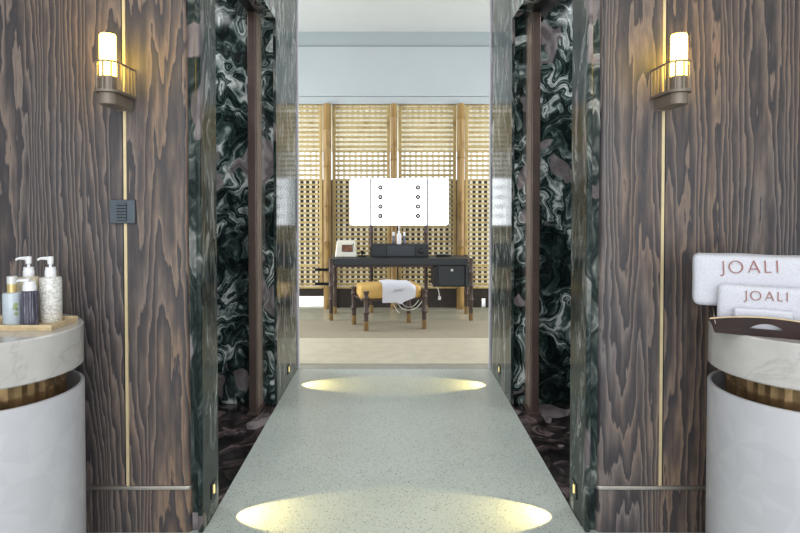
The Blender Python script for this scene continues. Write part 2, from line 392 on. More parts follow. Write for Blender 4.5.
# charred wood walls either side of the passage with rounded outer corner
for s, side, mt in ((-1, 'left', M['wood_l']), (1, 'right', M['wood_r'])):
    def wall_poly(y0, x_in):
        r = .022; pts = []
        for k in range(7):
            a = PI/2*k/6
            pts.append((s*(x_in + r - r*math.cos(a)), y0 + r - r*math.sin(a)))
        return [(s*x_in, 2.57)] + pts + [(s*ROOM, y0), (s*ROOM, 2.57)]
    p1 = wall_poly(YW, .863)
    if s > 0: p1 = p1[::-1]
    mb = MB(); mb.prism(p1, .202, 3.2)
    struct(mb.build('wall_front_'+side, mt, smooth=True), 'dark charred pine wall cladding %s of the passage' % side)
    p2 = wall_poly(YW-.003, .858)
    if s > 0: p2 = p2[::-1]
    mb = MB(); mb.prism(p2, 0, .186)
    struct(mb.build('baseboard_'+side, mt, smooth=True), 'dark charred pine base panel under the metal rail, %s side' % side, 'baseboard')
    # metal rail with rounded end
    p3 = wall_poly(YW-.012, .853)
    if s > 0: p3 = p3[::-1]
    mb = MB(); mb.prism(p3, .186, .202)
    struct(mb.build('trim_%d' % (1 if s < 0 else 2), M['steel'], smooth=True, bevel=.003), 'slim rounded nickel rail low on the %s wood wall' % side, 'trim')
    # brass inlay strip, with a black strip coloured as its groove's shadow
    xb = s*1.124
    struct(MB().box(xb-.006, xb+.006, YW-.006, YW+.01, .202, 3.2).build('trim_%d' % (3 if s < 0 else 4), M['brass']), 'thin vertical brass inlay strip on the %s wood wall' % side, 'trim')
    g = xb + (-.0095 if s < 0 else .0095)
    struct(MB().box(g-.0035, g+.0035, YW-.001, YW+.01, .202, 3.2).build('trim_%d' % (5 if s < 0 else 6), M['black_timber']), 'dark strip painting the groove shadow beside the brass strip, %s wall' % side, 'trim')
    # marble passage walls
    a, b = sorted((s*HW, s*ROOM))
    struct(MB().box(*sorted((s*(HW+.012), s*ROOM)), 2.572, YJ, 0, 3.2).build('wall_near_'+side, M['marble']), 'green black marble wall block behind the %s wood wall' % side)
    struct(MB().box(*sorted((s*HW, s*(HW+.022))), 2.508, YJ, 0, 3.2).box(*sorted((s*(HW+.012), s*(HW+.07))), 2.530, 2.56, 0, 3.2).build('wall_near_jamb_'+side, M['marble_pale'], bevel=.007), 'polished grey marble jamb at the near %s corner of the passage' % side)
    struct(MB().box(*sorted((s*(HW+.006), s*ROOM)), YN, YE-.005, 0, 3.7).build('wall_far_'+side, M['marble']), 'green black swirled marble wall at the far end of the %s side room' % side)
    struct(MB().box(*sorted((s*HW, s*(HW+.02))), YN-.004, YE, 0, 3.7).build('wall_far_jamb_'+side, M['marble_pale'], bevel=.003), 'polished grey marble jamb at the far %s end of the passage' % side)
    struct(MB().box(*sorted((s*HW, s*1.04)), YJ, YN, 2.65, 3.2).build('wall_header_'+side, M['marble']), 'marble lintel over the %s side opening' % side)
    struct(MB().box(*sorted((s*ROOM, s*(ROOM+.1))), -3.2, YE, 0, 3.7).build('wall_outer_'+side, M['marble'] if False else M['white_wall']), 'pale outer wall, %s side' % side)
    struct(MB().box(*sorted((s*(ROOM-.03), s*ROOM)), YJ, YN, 0, 3.0).build('wall_side_room_'+side, M['marble']), 'marble back wall of the %s side room' % side)
    struct(MB().box(*sorted((s*1.04, s*ROOM)), YJ, YN, 3.0, 3.1).build('ceiling', M['ceil']), 'white ceiling of the %s side room' % side, 'ceiling')
    # pale end trim of the passage
    struct(MB().box(*sorted((s*(HW-.012), s*(HW+.01))), YE, YE+.03, 0, 3.7).build('trim_%d' % (7 if s < 0 else 8), M['trim_white'], bevel=.003), 'pale vertical edge trim at the far %s corner of the passage' % side, 'trim')
    # low dark marble skirt line in opening
    # bronze sliding door frame standing in the opening
    d = thing('door_%d' % (1 if s < 0 else 2), 'bronze framed sliding door edge in the %s side opening' % side, 'door')
    d['kind'] = 'structure'
    MB().box(*sorted((s*.904, s*.956)), 3.93, 3.96, .0, 2.65).build('door_stile', M['bronze'], d, bevel=.004)
    mb = MB()
    for k, (y0, y1, xx) in enumerate(((3.96, 4.00, .915), (4.00, 4.012, .925), (4.012, 4.07, .912), (4.07, 4.08, .925), (4.08, YN, .907))):
        mb.box(*sorted((s*xx, s*.95)), y0, y1, 0, 2.65)
    mb.build('door_panel', M['bronze_pale'], d)
    MB().box(*sorted((s*.89, s*.965)), 3.9, YN, 0, .012).build('floor_guide', M['bronze'], d)
    MB().box(*sorted((s*.90, s*.955)), YJ, 3.93, 2.638, 2.65).build('head_rail', M['dark_metal'], d)

struct(MB().box(-ROOM-.1, ROOM+.1, -3.2, YJ, 3.2, 3.3).box(-HW-.3, HW+.3, YJ, YN, 3.2, 3.3).build('ceiling', M['ceil']), 'white ceiling over bathroom and passage', 'ceiling')
struct(MB().box(-HW-.01, HW+.01, YN, YE, 3.65, 3.7).build('ceiling', M['ceil']), 'white ceiling at the far end of the passage', 'ceiling')
# dressing room
struct(MB().box(-3.3, 3.3, YE, YL, 3.63, 3.73).build('ceiling', M['ceil']), 'white flat ceiling of the dressing room', 'ceiling')
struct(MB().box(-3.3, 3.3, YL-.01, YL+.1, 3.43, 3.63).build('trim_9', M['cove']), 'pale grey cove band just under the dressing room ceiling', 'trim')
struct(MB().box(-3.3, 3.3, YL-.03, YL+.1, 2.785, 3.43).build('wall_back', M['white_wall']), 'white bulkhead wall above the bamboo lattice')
struct(MB().box(-3.3, 3.3, YL-.015, YL+.1, 2.775, 2.785).build('trim_10', M['cove']), 'thin strip across the bulkhead, painted darker as its shadow line', 'trim')  # recessed strip in greyer paint that carries the shadow line
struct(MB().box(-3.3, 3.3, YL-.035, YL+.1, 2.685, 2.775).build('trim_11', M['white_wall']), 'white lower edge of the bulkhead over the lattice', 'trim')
for s, side in ((-1, 'left'), (1, 'right')):
    mb = MB()
    a, b = sorted((s*3.2, s*3.3))
    mb.box(a, b, YE, 5.2, 0, 3.7).box(a, b, 7.6, 10.1, 0, 3.7).box(a, b, 5.2, 7.6, 0, .4).box(a, b, 5.2, 7.6, 2.9, 3.7)
    struct(mb.build('wall_dressing_'+side, M['white_wall']), 'white %s wall of the dressing room with window opening' % side)
# behind the lattice: dark timber below, clerestory opening, cream above
mb = MB().box(-3.3, 3.3, 10.0, 10.1, 0, 1.77)
struct(mb.build('wall_garden', M['black_timber']), 'dark timber wall seen through the lower lattice holes')
struct(MB().box(-3.3, 3.3, 10.0, 10.1, 2.24, 3.2).build('wall_garden_upper', M['cream']), 'cream wall seen through the upper lattice holes')
struct(MB().box(-3.3, 3.3, 8.0, 10.1, 2.9, 3.0).build('ceiling', M['cream']), 'cream ceiling of the space behind the lattice', 'ceiling')
struct(MB().box(-3.2, 3.2, 8.0, 10.0, 0, .004).build('floor', M['white_floor']), 'pale stone floor behind the lattice', 'floor')
# dark plinth under the lattice, with a low opening at left and a slit at right
mb = MB()
mb.box(-3.2, -.92, YL+.02, YL+.06, .15, .262)
mb.box(-.92, 1.165, YL+.02, YL+.06, 0, .262)
mb.box(1.165, 1.217, YL+.02, YL+.06, .12, .262)
mb.box(1.217, 3.2, YL+.02, YL+.06, 0, .262)
struct(mb.build('baseboard_back', M['dark_timber']), 'dark timber plinth under the bamboo lattice', 'baseboard')

# ------------------------------------------------------------------ bamboo lattice and poles
def wx(px, y=YL): return (px-394)/600*y
panels = [(-1.95, wx(322.5), 'bamboo lattice panel at far left, left of the left pole'),
          (wx(332.5), wx(390.0), 'bamboo lattice panel between left pole and centre pole, behind mirror'),
          (wx(398.5), wx(456), 'bamboo lattice panel between centre pole and right pole'),
          (wx(465), 1.95, 'bamboo lattice panel at far right, right of the right pole')]
Z0, Z1 = .255, 2.68
for x0, x1, lab in panels:
    xc = (x0+x1)/2
    t = thing('lattice_panel', lab, 'lattice panel', (xc, YL, Z0), 0, 'bamboo lattice panels')
    w = x1-x0; h = Z1-Z0; fr = .042
    mb = MB()
    mb.box(-w/2, -w/2+fr, -.012, .03, 0, h).box(w/2-fr, w/2, -.012, .03, 0, h)
    mb.box(-w/2+fr, w/2-fr, -.010, .03, h-.02, h).box(-w/2+fr, w/2-fr, -.010, .03, 0, .03)
    mb.box(-w/2+fr, w/2-fr, -.010, .02, .285, .325)
    mb.build('panel_frame', M['bamboo_frame'], t, bevel=.006)
    mb = MB(); nrow = int(round(h/.064))
    for i in range(nrow):
        z = .03 + (i+.5)*(h-.05)/nrow
        hh = .0150 + random.uniform(-.0025, .0025)
        # rounded face strip, woven slightly over and under
        ncol = max(2, int(round((w-2*fr)/.078)))
        rows = []
        for k in range(ncol*2+1):
            x = -w/2+fr + (w-2*fr)*k/(ncol*2)
            yy = -.004 + .0018*math.cos(PI*k + PI*i)
            dz = random.uniform(-.001, .001)
            rows.append([Vector((x, yy+.006, z-hh+dz)), Vector((x, yy-.002, z-hh*.5+dz)), Vector((x, yy-.003, z+hh*.5+dz)), Vector((x, yy+.006, z+hh+dz)), Vector((x, yy+.009, z+dz))])
        mb.quad_grid(rows, True, True)
    mb.build('horizontal_strip_weave', M['strip_h'], t, smooth=True)
    mb = MB(); nc = max(1, int(round((w-2*fr)/.078)))
    for k in range(nc):
        x = -w/2+fr + (k+.5)*(w-2*fr)/nc; ww = .0168 + random.uniform(-.002, .002)
        mb.box(x-ww, x+ww, .006, .013, .0, h)
    mb.build('vertical_strip_weave', M['strip_v'], t)

def pole_profile(h, r, pitch, z0=0):
    prof = []; z = z0; nodes = []
    while z < h: nodes.append(z); z += pitch*random.uniform(.85, 1.15)
    prof.append((r, 0))
    for nz in nodes:
        if nz < .03 or nz > h-.03: continue
        prof += [(r*.99, nz-.016), (r*1.09, nz-.006), (r*.97, nz), (r*1.09, nz+.005), (r, nz+.015)]
    prof.append((r*.97, h)); return prof
for px, lab, r in ((327.5, 'left bamboo pole, weathered brown, in the lattice wall', .052), (393.8, 'centre bamboo pole rising behind the vanity mirror', .042), (460.5, 'right bamboo pole, golden, behind the drawer end of the table', .050)):
    o = MB().lathe(pole_profile(Z1, r, .55, .28), n=20).build('bamboo_pole', M['bamboo_pole'], smooth=True, loc=(wx(px, YL-.05), YL-.07, 0))
    tag(o, lab, 'bamboo pole', 'bamboo poles of the lattice wall')
# black iron straps round the left pole
for z, lab in ((.52, 'upper black iron strap across the left bamboo pole'), (.335, 'lower black iron strap across the left bamboo pole')):
    x = wx(327.5, YL-.05)
    o = MB().box(-.14, .12, -.012, .0, -.018, .018).lathe([(.0001, -.018), (.018, -.018), (.018, .018), (.0001, .018)], (-.14, -.006, 0), 12).build('iron_strap', M['dark_metal'], loc=(x, YL-.126, z+.0))
    tag(o, lab, 'strap', 'iron straps on the left pole')

# ------------------------------------------------------------------ vanity table
def bleg(h, r, foot=.0):
    """segmented bamboo leg profile"""
    prof = [(r*.92, foot)]; n = max(2, int(round((h-foot)/.17)))
    for k in range(1, n):
        z = foot+(h-foot)*k/n
        prof += [(r*.95, z-.02), (r*1.22, z-.006), (r*1.26, z), (r*1.15, z+.006), (r*.98, z+.02)]
    prof += [(r*.95, h-.03), (r*1.2, h-.008), (r*1.15, h)]
    return prof
def brass_foot(parent, x, y, r, h):
    MB().lathe([(r*.9, 0), (r*1.02, .004), (r*1.0, h-.004), (r*1.05, h)], (x, y, 0), 16).build('brass_foot', M['brass_old'], parent, smooth=True)
M['brass_old'] = plain('aged_brass', rgb(158, 130, 90), .4, .4)
TT = .735
vt = thing('vanity_table', 'long slate-topped vanity table on dark bamboo legs before the lattice', 'table', (0, 7.27, 0))
TY0, TY1 = -.24, .23
MB().box(-.715, .875, TY0, TY1, TT-.078, TT).build('table_top', M['slate'], vt, bevel=.006)
MB().box(-.70, .50, TY0+.02, TY0+.045, TT-.105, TT-.079).box(-.70, .86, TY1-.045, TY1-.02, TT-.105, TT-.079).build('apron_rail', M['dark_bamboo'], vt, bevel=.006)
for x in (-.741, .906):
    for y in (TY0+.01, TY1-.01):
        lg = MB().lathe(bleg(TT+.005, .0255, .09), (x, y, 0), 16).build('leg', M['dark_bamboo'], vt, smooth=True)
        MB().lathe([(.023, 0), (.026, .004), (.026, .086), (.029, .09)], (x, y, 0), 16).build('brass_foot', M['brass_old'], lg, smooth=True)
# drawer cabinet hanging under the right end
dc = MB().box(.46, .84, TY0+.02, TY1-.04, .40, TT-.079).build('drawer_cabinet', M['slate_dark'], vt, bevel=.004)
dr = MB().box(.525, .825, TY0+.004, TY0+.02, .415, TT-.09).build('drawer_front', M['slate'], vt, bevel=.004)
MB().lathe([(.004, 0), (.013, .004), (.016, .014), (.012, .02), (.002, .022)], n=14, mat=Matrix.Translation((.68, TY0+.004, .60)) @ Matrix.Rotation(PI/2, 4, 'X')).build('drawer_knob', M['silver_cap'], dr, smooth=True)
MB().box(.843, .882, TY0+.006, TY1-.04, .40, TT-.079).build('side_panel', M['slate_light'], vt, bevel=.004)

# three-panel mirror on two posts standing behind the table console
vm = thing('vanity_mirror', 'three-panel vanity mirror with eight round bulbs on dark bamboo posts', 'mirror', (0, 7.55, 0))
for x in (-.285, .405):
    po = MB().lathe(bleg(1.20, .024, .10), (x, 0, 0), 16).build('post', M['dark_bamboo'], vm, smooth=True)
    MB().lathe([(.022, 0), (.025, .004), (.025, .096), (.027, .1)], (x, 0, 0), 16).build('brass_foot', M['brass_old'], po, smooth=True)
MZ0, MZ1 = 1.110, 1.690
def mirror_panel(w, r_corner, h, corners, y=0):
    """flat slab with chosen rounded corners; returns polygon in x,z"""
    pts = []
    for (cx, cz, a0, on) in ((w, 0, -PI/2, corners[0]), (w, h, 0, corners[1]), (0, h, PI/2, corners[2]), (0, 0, PI, corners[3])):
        r = r_corner if on else .003
        ox = cx - r if cx > 0 else cx + r; oz = cz - r if cz > 0 else cz + r
        for k in range(6):
            a = a0 + PI/2*k/5
            pts.append((ox + r*math.cos(a), oz + r*math.sin(a)))
    return pts
RX = Matrix.Rotation(PI/2, 4, 'X')
def slab(pts, y0, y1, mat):
    return MB().prism([(a, b) for a, b in pts], -y1, -y0, mat @ RX)
cw = .70
cpan = slab(mirror_panel(cw, .01, MZ1-MZ0, (0, 0, 0, 0)), -.014, -.008, Matrix.Translation((-.285, -.035, MZ0))).build('centre_mirror', M['mirror'], vm)
slab(mirror_panel(cw, .01, MZ1-MZ0, (0, 0, 0, 0)), -.0075, .008, Matrix.Translation((-.285, -.035, MZ0))).build('centre_backing', M['mirror_rim'], vm)
for q in (-.299, .411): MB().box(q, q+.016, -.060, -.03, MZ0, MZ1).build('hinge_edge', M['black'], vm)
TH = math.radians(3)
for s in (-1, 1):
    w = .255
    base = Matrix.Translation((-.296 if s < 0 else .426, -.035, MZ0)) @ Matrix.Rotation(-s*TH, 4, 'Z')
    loc = base @ Matrix.Translation((-w if s < 0 else 0, 0, 0))
    cr = (0, 0, 1, 1) if s < 0 else (1, 1, 0, 0)
    wm = slab(mirror_panel(w, .03, MZ1-MZ0, cr), -.014, -.008, loc).build('wing_mirror', M['mirror'], vm)
    slab(mirror_panel(w, .03, MZ1-MZ0, cr), -.0075, .008, loc).build('wing_backing', M['mirror_rim'], vm)
for x in (-.17, .30):
    for px in (187.5, 197, 206.5, 216):
        z = EYE + (202-px)/600*7.5
        mt = Matrix.Translation((x, -.050, z)) @ Matrix.Rotation(PI/2, 4, 'X')
        b = MB().lathe([(.013, 0), (.031, 0), (.031, .012), (.026, .016), (.013, .014)], n=20, mat=mt).build('bulb_socket', M['black'], vm, smooth=True)
        MB().lathe([(.0125, .001), (.0125, .014), (.010, .020), (.005, .023), (.0005, .024)], n=16, mat=mt).build('bulb', M['plastic'], b, smooth=True)

# console box on the table
cb_ = thing('console_box', 'low slate drawer box on the vanity table below the mirror', 'box', (.073, 7.36, TT+.001))
MB().box(-.345, .345, -.12, .10, 0, .15).build('body', M['slate_dark'], cb_, bevel=.004)
MB().box(-.335, -.165, -.126, -.12, .012, .138).build('left_panel', M['slate'], cb_, bevel=.002)
MB().box(-.155, .175, -.126, -.12, .012, .138).build('centre_drawer', M['slate_light'], cb_, bevel=.002)
kp = MB().box(.185, .335, -.126, -.12, .012, .138).build('right_panel', M['slate'], cb_, bevel=.002)
MB().lathe([(.020, 0), (.034, 0), (.034, .012), (.026, .016), (.022, .008), (.012, .008), (.010, .02), (.001, .021)], n=20, mat=Matrix.Translation((.255, -.126, .075)) @ Matrix.Rotation(PI/2, 4, 'X')).build('dial', M['black'], kp, smooth=True)
def small_bottle(px, h, r, lab, tall):
    t = thing('toiletry_bottle', lab, 'bottle', (wx(px, 7.33), 7.33, TT+.15), 0, 'bottles on the console box')
    hb = h*(.62 if tall else .68)
    MB().lathe([(r*.94, 0), (r, .004), (r, hb-.012), (r*.6, hb-.002), (r*.45, hb)], n=16).build('body', M['plastic'] if tall else M['amethyst'], t, smooth=True)
    if tall:
        MB().lathe([(r*.5, hb), (r*.5, hb+.025), (r*.2, hb+.028), (r*.2, h-.014), (r*.5, h-.012), (r*.5, h)], n=12).box(-.004, .022, -.004, .004, h-.010, h-.003).build('pump', M['plastic'], t, smooth=True)
    else:
        MB().lathe([(r*.75, hb), (r*.75, h-.006), (r*.6, h)], n=14).build('cap', M['plastic'], t, smooth=True)
small_bottle(393.6, .15, .018, 'left small dark bottle beside the tall white pump bottle on console box', False)
small_bottle(399, .215, .028, 'tall white pump bottle in the middle of console box', True)
small_bottle(404.2, .15, .018, 'right small dark bottle beside the tall white pump bottle on console box', False)
# cream tabletop case with a brown window
tc = thing('tabletop_case', 'cream tapered case with brown window at left end of vanity table', 'case', (-.580, 7.27, TT+.001))
def taper(w0, w1, d0, d1, h, y=0):
    a = [Vector((x*w0/2, y_*d0/2, 0)) for x, y_ in ((-1, -1), (1, -1), (1, 1), (-1, 1))]
    b = [Vector((x*w1/2, y_*d1/2, h)) for x, y_ in ((-1, -1), (1, -1), (1, 1), (-1, 1))]
    return [a, b]
mb = MB(); mb.quad_grid(taper(.262, .215, .18, .15, .20), True, True); mb.build('case_body', M['white_case'], tc, bevel=.018, seg=4)
fm = MB().box(-.045, .085, -.092, -.076, .068, .150).build('window_frame', M['black'], tc, bevel=.003)
MB().box(-.038, .078, -.095, -.091, .075, .143).build('window_pane', M['brown_window'], tc)
MB().box(.085, .10, -.085, -.07, .15, .165).build('catch', M['grey_metal'], tc)
# little dark phone / gadget
dd = thing('gadget', 'small black gadget between the cream case and console box', 'gadget', (-.385, 7.25, TT))
MB().box(-.05, .05, -.03, .03, 0, .022).build('base', M['black'], dd, bevel=.006)
MB().lathe([(.012, .022), (.010, .035), (.022, .045), (.026, .06), (.018, .075), (.003, .08)], n=16).build('dial_head', M['black'], dd, smooth=True)
# dark flat hair tool
hd = thing('hair_tool', 'flat black and silver hair tool lying right of console box', 'hair tool', (.60, 7.24, TT), math.radians(10))
MB().tube([(-.10, 0, .016), (-.03, 0, .017), (.05, .002, .016), (.10, .006, .014)], [.012, .015, .013, .008], 10).build('barrel', M['black'], hd, smooth=True)
MB().tube([(-.09, -.01, .034), (0, -.006, .036), (.07, -.004, .032)], [.004, .006, .004], 8).build('silver_lever', M['steel'], hd, smooth=True)

# ------------------------------------------------------------------ stool
ST = thing('stool', 'ochre leather upholstered bench stool on dark bamboo legs', 'stool', (-.064, 6.68, .008), math.radians(10))
def loc_stool(x, y):
    a = math.radians(-10); X = x+.064; Y = y-6.68
    return (X*math.cos(a)-Y*math.sin(a), X*math.sin(a)+Y*math.cos(a))
mb = MB()
mb.rbox(.68, .37, .150, .038, 16, mat=Matrix.Translation((.0, .0, .335)))
for v in mb.bm.verts:
    if v.co.z > .40: v.co.z += .018*(1-(v.co.x/.33)**2)*(1-(v.co.y/.18)**2)
mb.build('seat_cushion', M['leather'], ST, smooth=True)
MB().box(-.32, .32, -.17, .17, .315, .34).build('seat_frame', M['dark_timber'], ST, bevel=.006)
for (x, y) in ((-.301, 6.46), (.332, 6.56), (-.456, 6.80), (.169, 6.90)):
    lx, ly = loc_stool(x, y)
    h = .43
    prof = [(.026, .105), (.0245, .15), (.026, .175), (.034, .19), (.036, .197), (.032, .203), (.025, .22), (.0245, .30), (.026, .335), (.033, .35), (.035, .357), (.031, .364), (.026, .38), (.028, .40), (.036, h-.01), (.034, h)]
    lg = MB().lathe(prof, (lx, ly, 0), 18).build('leg', M['dark_bamboo'], ST, smooth=True)
    MB().lathe([(.023, 0), (.026, .004), (.026, .098), (.030, .106)], (lx, ly, 0), 18).build('brass_foot', M['brass_old'], lg, smooth=True)
# braces tying legs to the seat
mb = MB()
L = [loc_stool(*q) for q in ((-.301, 6.46), (.332, 6.56), (.169, 6.90), (-.456, 6.80))]
mb.tube([(L[0][0], L[0][1], .33), (L[1][0], L[1][1], .33)], .012).tube([(L[1][0], L[1][1], .33), (L[2][0], L[2][1], .33)], .012)
mb.tube([(L[2][0], L[2][1], .33), (L[3][0], L[3][1], .33)], .012).tube([(L[3][0], L[3][1], .33), (L[0][0], L[0][1], .33)], .012)
mb.build('brace', M['dark_bamboo'], ST, smooth=True)

def stroke_letters(text, h, track, th, depth):
    """thin capital letters as strips in x,z; returns MB and width"""
    mb = MB(); x = 0
    def bar(x0, z0, x1, z1, t=th):
        d = Vector((x1-x0, 0, z1-z0)); L_ = d.length; a = math.atan2(d.z, d.x)
        mt = Matrix.Translation((x0, 0, z0)) @ Matrix.Rotation(-a, 4, 'Y')
        mb.box(0, L_, -depth, depth, -t/2, t/2, mt)
    for ch in text:
        if ch == 'J':
            w = .26*h
            bar(w, h, w, -.02*h); pts = [(w, -.02*h), (w*.85, -.14*h), (w*.45, -.22*h), (0, -.22*h)]
            for a, b in zip(pts, pts[1:]): bar(a[0], a[1], b[0], b[1])
        elif ch == 'O':
            w = .98*h; n = 28
            for k in range(n):
                a0 = 2*PI*k/n; a1 = 2*PI*(k+1.05)/n
                bar(w/2+w/2*math.cos(a0), h/2+h/2*math.sin(a0), w/2+w/2*math.cos(a1), h/2+h/2*math.sin(a1), th*(.6+.5*abs(math.cos(a0))))
        elif ch == 'A':
            w = .8*h; bar(0, 0, w/2, h, th*.7); bar(w/2, h, w, 0, th*1.2); bar(w*.2, h*.32, w*.8, h*.32, th*.7)
        elif ch == 'L':
            w = .42*h; bar(0, 0, 0, h); bar(0, th/2, w, th/2, th*.7)
        elif ch == 'I':
            w = 0; bar(0, 0, 0, h)
        x_adv = w+track
        for v in mb.bm.verts:
            v.co.x -= x_adv
    for v in mb.bm.verts: v.co.x += track
    xs = [v.co.x for v in mb.bm.verts]; cx = (min(xs)+max(xs))/2
    for v in mb.bm.verts: v.co.x -= cx
    return mb

# towel draped over the front right of the stool
sa = math.radians(10)
TW = thing('face_towel', 'small white embroidered towel draped over the ochre stool', 'towel', (.042, 6.58, .008), math.radians(10))
mb = MB(); nu, nv = 24, 26
rows_f, rows_b = [], []
def towel_pt(u, v, off):
    # v 0..1 from back of seat top to hanging front edge; u across
    x = (u-.5)*.37
    L_ = v*.43
    top = .20
    ywob = .006*math.sin(u*9+v*4)
    if L_ < top:
        y = .16 - L_; z = .505 + .006*math.sin(u*7) + off
    else:
        q = L_-top; r = .05
        if q < r*PI/2:
            a = q/r; y = -.04 - (r+off)*math.sin(a); z = .455 + (r+off)*math.cos(a) + .006*math.sin(u*7)*(1-a/(PI/2))
        else:
            y = -.04-r-off; z = .455-(q-r*PI/2)
    sk = 0
    if v > .5: sk = -.02*(v-.5)*(1 if u > .6 else .2)
    # skewed right-hand corner hanging lower in the middle, clipped on the right
    z2 = z + (.05*max(0, u-.62)/.38*max(0, v-.75)/.25) - .02*max(0, 1-abs(u-.55)/.12)*max(0, v-.85)/.15
    if u > .8: z2 -= .045*((u-.8)/.2)**1.5 * (1 if v < .62 else max(0, 1-(v-.62)*4))
    return Vector((x+sk, y - ywob*.4 - .0, z2))
outer = [[towel_pt(i/nu, j/nv, .012) for i in range(nu+1)] for j in range(nv+1)]
inner = [[towel_pt(i/nu, j/nv, .002) for i in range(nu+1)] for j in range(nv+1)]
loops = [outer[j] + inner[j][::-1] for j in range(nv+1)]
mb.quad_grid(loops, True, True)
mb.build('towel_cloth', M['terry'], TW, smooth=True)
lt = stroke_letters('JOALI', .026, .012, .004, .0012)
lt.build('embroidery', M['grey_thread'], TW).matrix_local = Matrix.Translation((-.005, -.108, .425)) @ Matrix.Rotation(math.radians(-8), 4, 'Y')
# white cords
def catmull(pts, n=8):
    P = [Vector(p) for p in pts]; P = [P[0]] + P + [P[-1]]; out = []
    for i in range(1, len(P)-2):
        for k in range(n):
            t = k/n; a, b, c, d = P[i-1], P[i], P[i+1], P[i+2]
            out.append(.5*((2*b)+(-a+c)*t+(2*a-5*b+4*c-d)*t*t+(-a+3*b-3*c+d)*t**3))
    out.append(P[-2]); return out
o = MB().tube(catmull([(-.03, 6.66, .33), (.0, 6.66, .25), (.045, 6.66, .175), (.06, 6.66, .165)]), .0055).build('power_cord', M['cord'], smooth=True)
tag(o, 'short loose end of white cord hanging just left under the stool towel', 'cord')
t = thing('looped_cord', 'white cord looped twice under the right half of the ochre stool', 'cord', (0, 0, 0))
MB().tube(catmull([(.0, 6.72, .33), (.05, 6.70, .25), (.12, 6.69, .195), (.23, 6.69, .205), (.31, 6.71, .28), (.33, 6.74, .34)]), .0055).build('outer_loop', M['cord'], t, smooth=True)
MB().tube(catmull([(.05, 6.74, .33), (.09, 6.72, .26), (.15, 6.71, .222), (.22, 6.71, .235), (.28, 6.73, .30), (.29, 6.75, .34)]), .005).build('inner_loop', M['cord'], t, smooth=True)
dc_ = thing('plug_cord', 'short white cord with plug dangling below the table drawer', 'cord', (.5, 7.36, 0))
MB().tube(catmull([(-.05, -.05, .40), (.0, -.05, .385), (.04, -.05, .33), (.055, -.05, .25)]), .006).build('cord', M['cord'], dc_, smooth=True)
MB().box(.04, .072, -.065, -.035, .205, .25).build('plug', M['plastic'], dc_, bevel=.006)

# ------------------------------------------------------------------ round pedestal counters
CR = .304; CT = .94
def counter(cx, label):
    t = thing('pedestal_counter', label, 'counter', (cx, 2.181, 0))
    n = 96
    top = MB().lathe([(CR*.985, CT-.153), (CR, CT-.148), (CR, CT-.006), (CR*.982, CT)], n=n).build('countertop', M['counter'], t, smooth=True)
    fl = [CR*(.80 if q % 2 else .785) for q in range(72)]  # flutes added so the drum shows stripes of reflection
    mb = MB(); mb.quad_grid([[Vector((fl[q]*math.cos(2*PI*q/72), fl[q]*math.sin(2*PI*q/72), z)) for q in range(72)] for z in (.60, CT-.152)], True, True)
    mb.build('brass_drum', M['drum'], t)
    mb = MB(); R = CR+.001; ring = []
    prof = [(R*.82, .0), (R, .0), (R, .712), (R*.995, .716), (R*.955, .716), (R*.945, .710), (R*.945, .60), (R*.80, .60)]
    mb.lathe(prof, n=n)
    bm = mb.bm; uvl = bm.loops.layers.uv.new('UVMap')
    for f in bm.faces:
        c = f.calc_center_median(); a0 = math.atan2(c.y, c.x)
        for lp in f.loops:
            a = math.atan2(lp.vert.co.y, lp.vert.co.x)
            if a-a0 > PI: a -= 2*PI
            if a-a0 < -PI: a += 2*PI
            lp[uvl].uv = ((a+PI)*R/.1738*.909, lp.vert.co.z/.1738+.3)
    mb.build('inlaid_body', M['shell'], t, smooth=True)
    return t
counter(-1.474, 'round pale stone pedestal counter at left, holding the pump bottles')
counter(1.489, 'round pale stone pedestal counter at right, holding the towels')

# ------------------------------------------------------------------ left tray with bottles
tr = thing('bottle_tray', 'pale wood rectangular tray under the bottles on left counter', 'tray', (-1.43, 2.222, CT))
x0, x1, y0, y1 = -.17, .209, -.093, .088
MB().box(x0, x1, y0, y1, .0, .008).build('tray_base', M['light_wood'], tr, bevel=.002)
MB().box(x0, x1, y0, y0+.008, .008, .021).box(x0, x1, y1-.008, y1, .008, .021).box(x0, x0+.008, y0+.008, y1-.008, .008, .021).box(x1-.008, x1, y0+.008, y1-.008, .008, .021).build('tray_rim', M['light_wood'], tr, bevel=.002)
TB = CT+.0085
def pump(parent, zc, zt, zt2, rc):
    """collar and pump head with spout to the left"""
    c = MB().lathe([(rc*.96, zc), (rc, zc+.002), (rc, zt-.014), (rc*.92, zt-.012), (rc*.92, zt-.001), (rc*.86, zt)], n=24).build('collar', M['plastic'], parent, smooth=True)
    mb = MB().lathe([(.0055, zt), (.0055, zt2-.030), (.0095, zt2-.027), (.0105, zt2-.016), (.0105, zt2-.003), (.0095, zt2)], n=18)
    mb.tube([(0, 0, zt2-.008), (-.016, 0, zt2-.007), (-.034, 0, zt2-.007), (-.043, 0, zt2-.010), (-.0455, 0, zt2-.014)], [.0085, .0065, .005, .0045, .004], 10)
    mb.build('pump_head', M['plastic'], parent, smooth=True)
def pump_bottle(x, y, mat, lab):
    t = thing('pump_bottle', lab, 'bottle', (x, y, TB), math.radians(4), 'toiletry bottles on the left tray')
    r = .0385
    MB().lathe([(r*.92, 0), (r, .004), (r, .158), (r*.96, .166), (r*.8, .170), (r*.5, .171)], n=32).build('bottle_body', mat, t, smooth=True)
    pump(t, .171, .206, .246, .0195)
    return t
pump_bottle(-1.297, 2.261, M['pearl'], 'white mother-of-pearl pump bottle, rightmost on the left tray')
pump_bottle(-1.380, 2.262, M['cream_glass'], 'cream pump bottle standing behind the dark ribbed bottle')
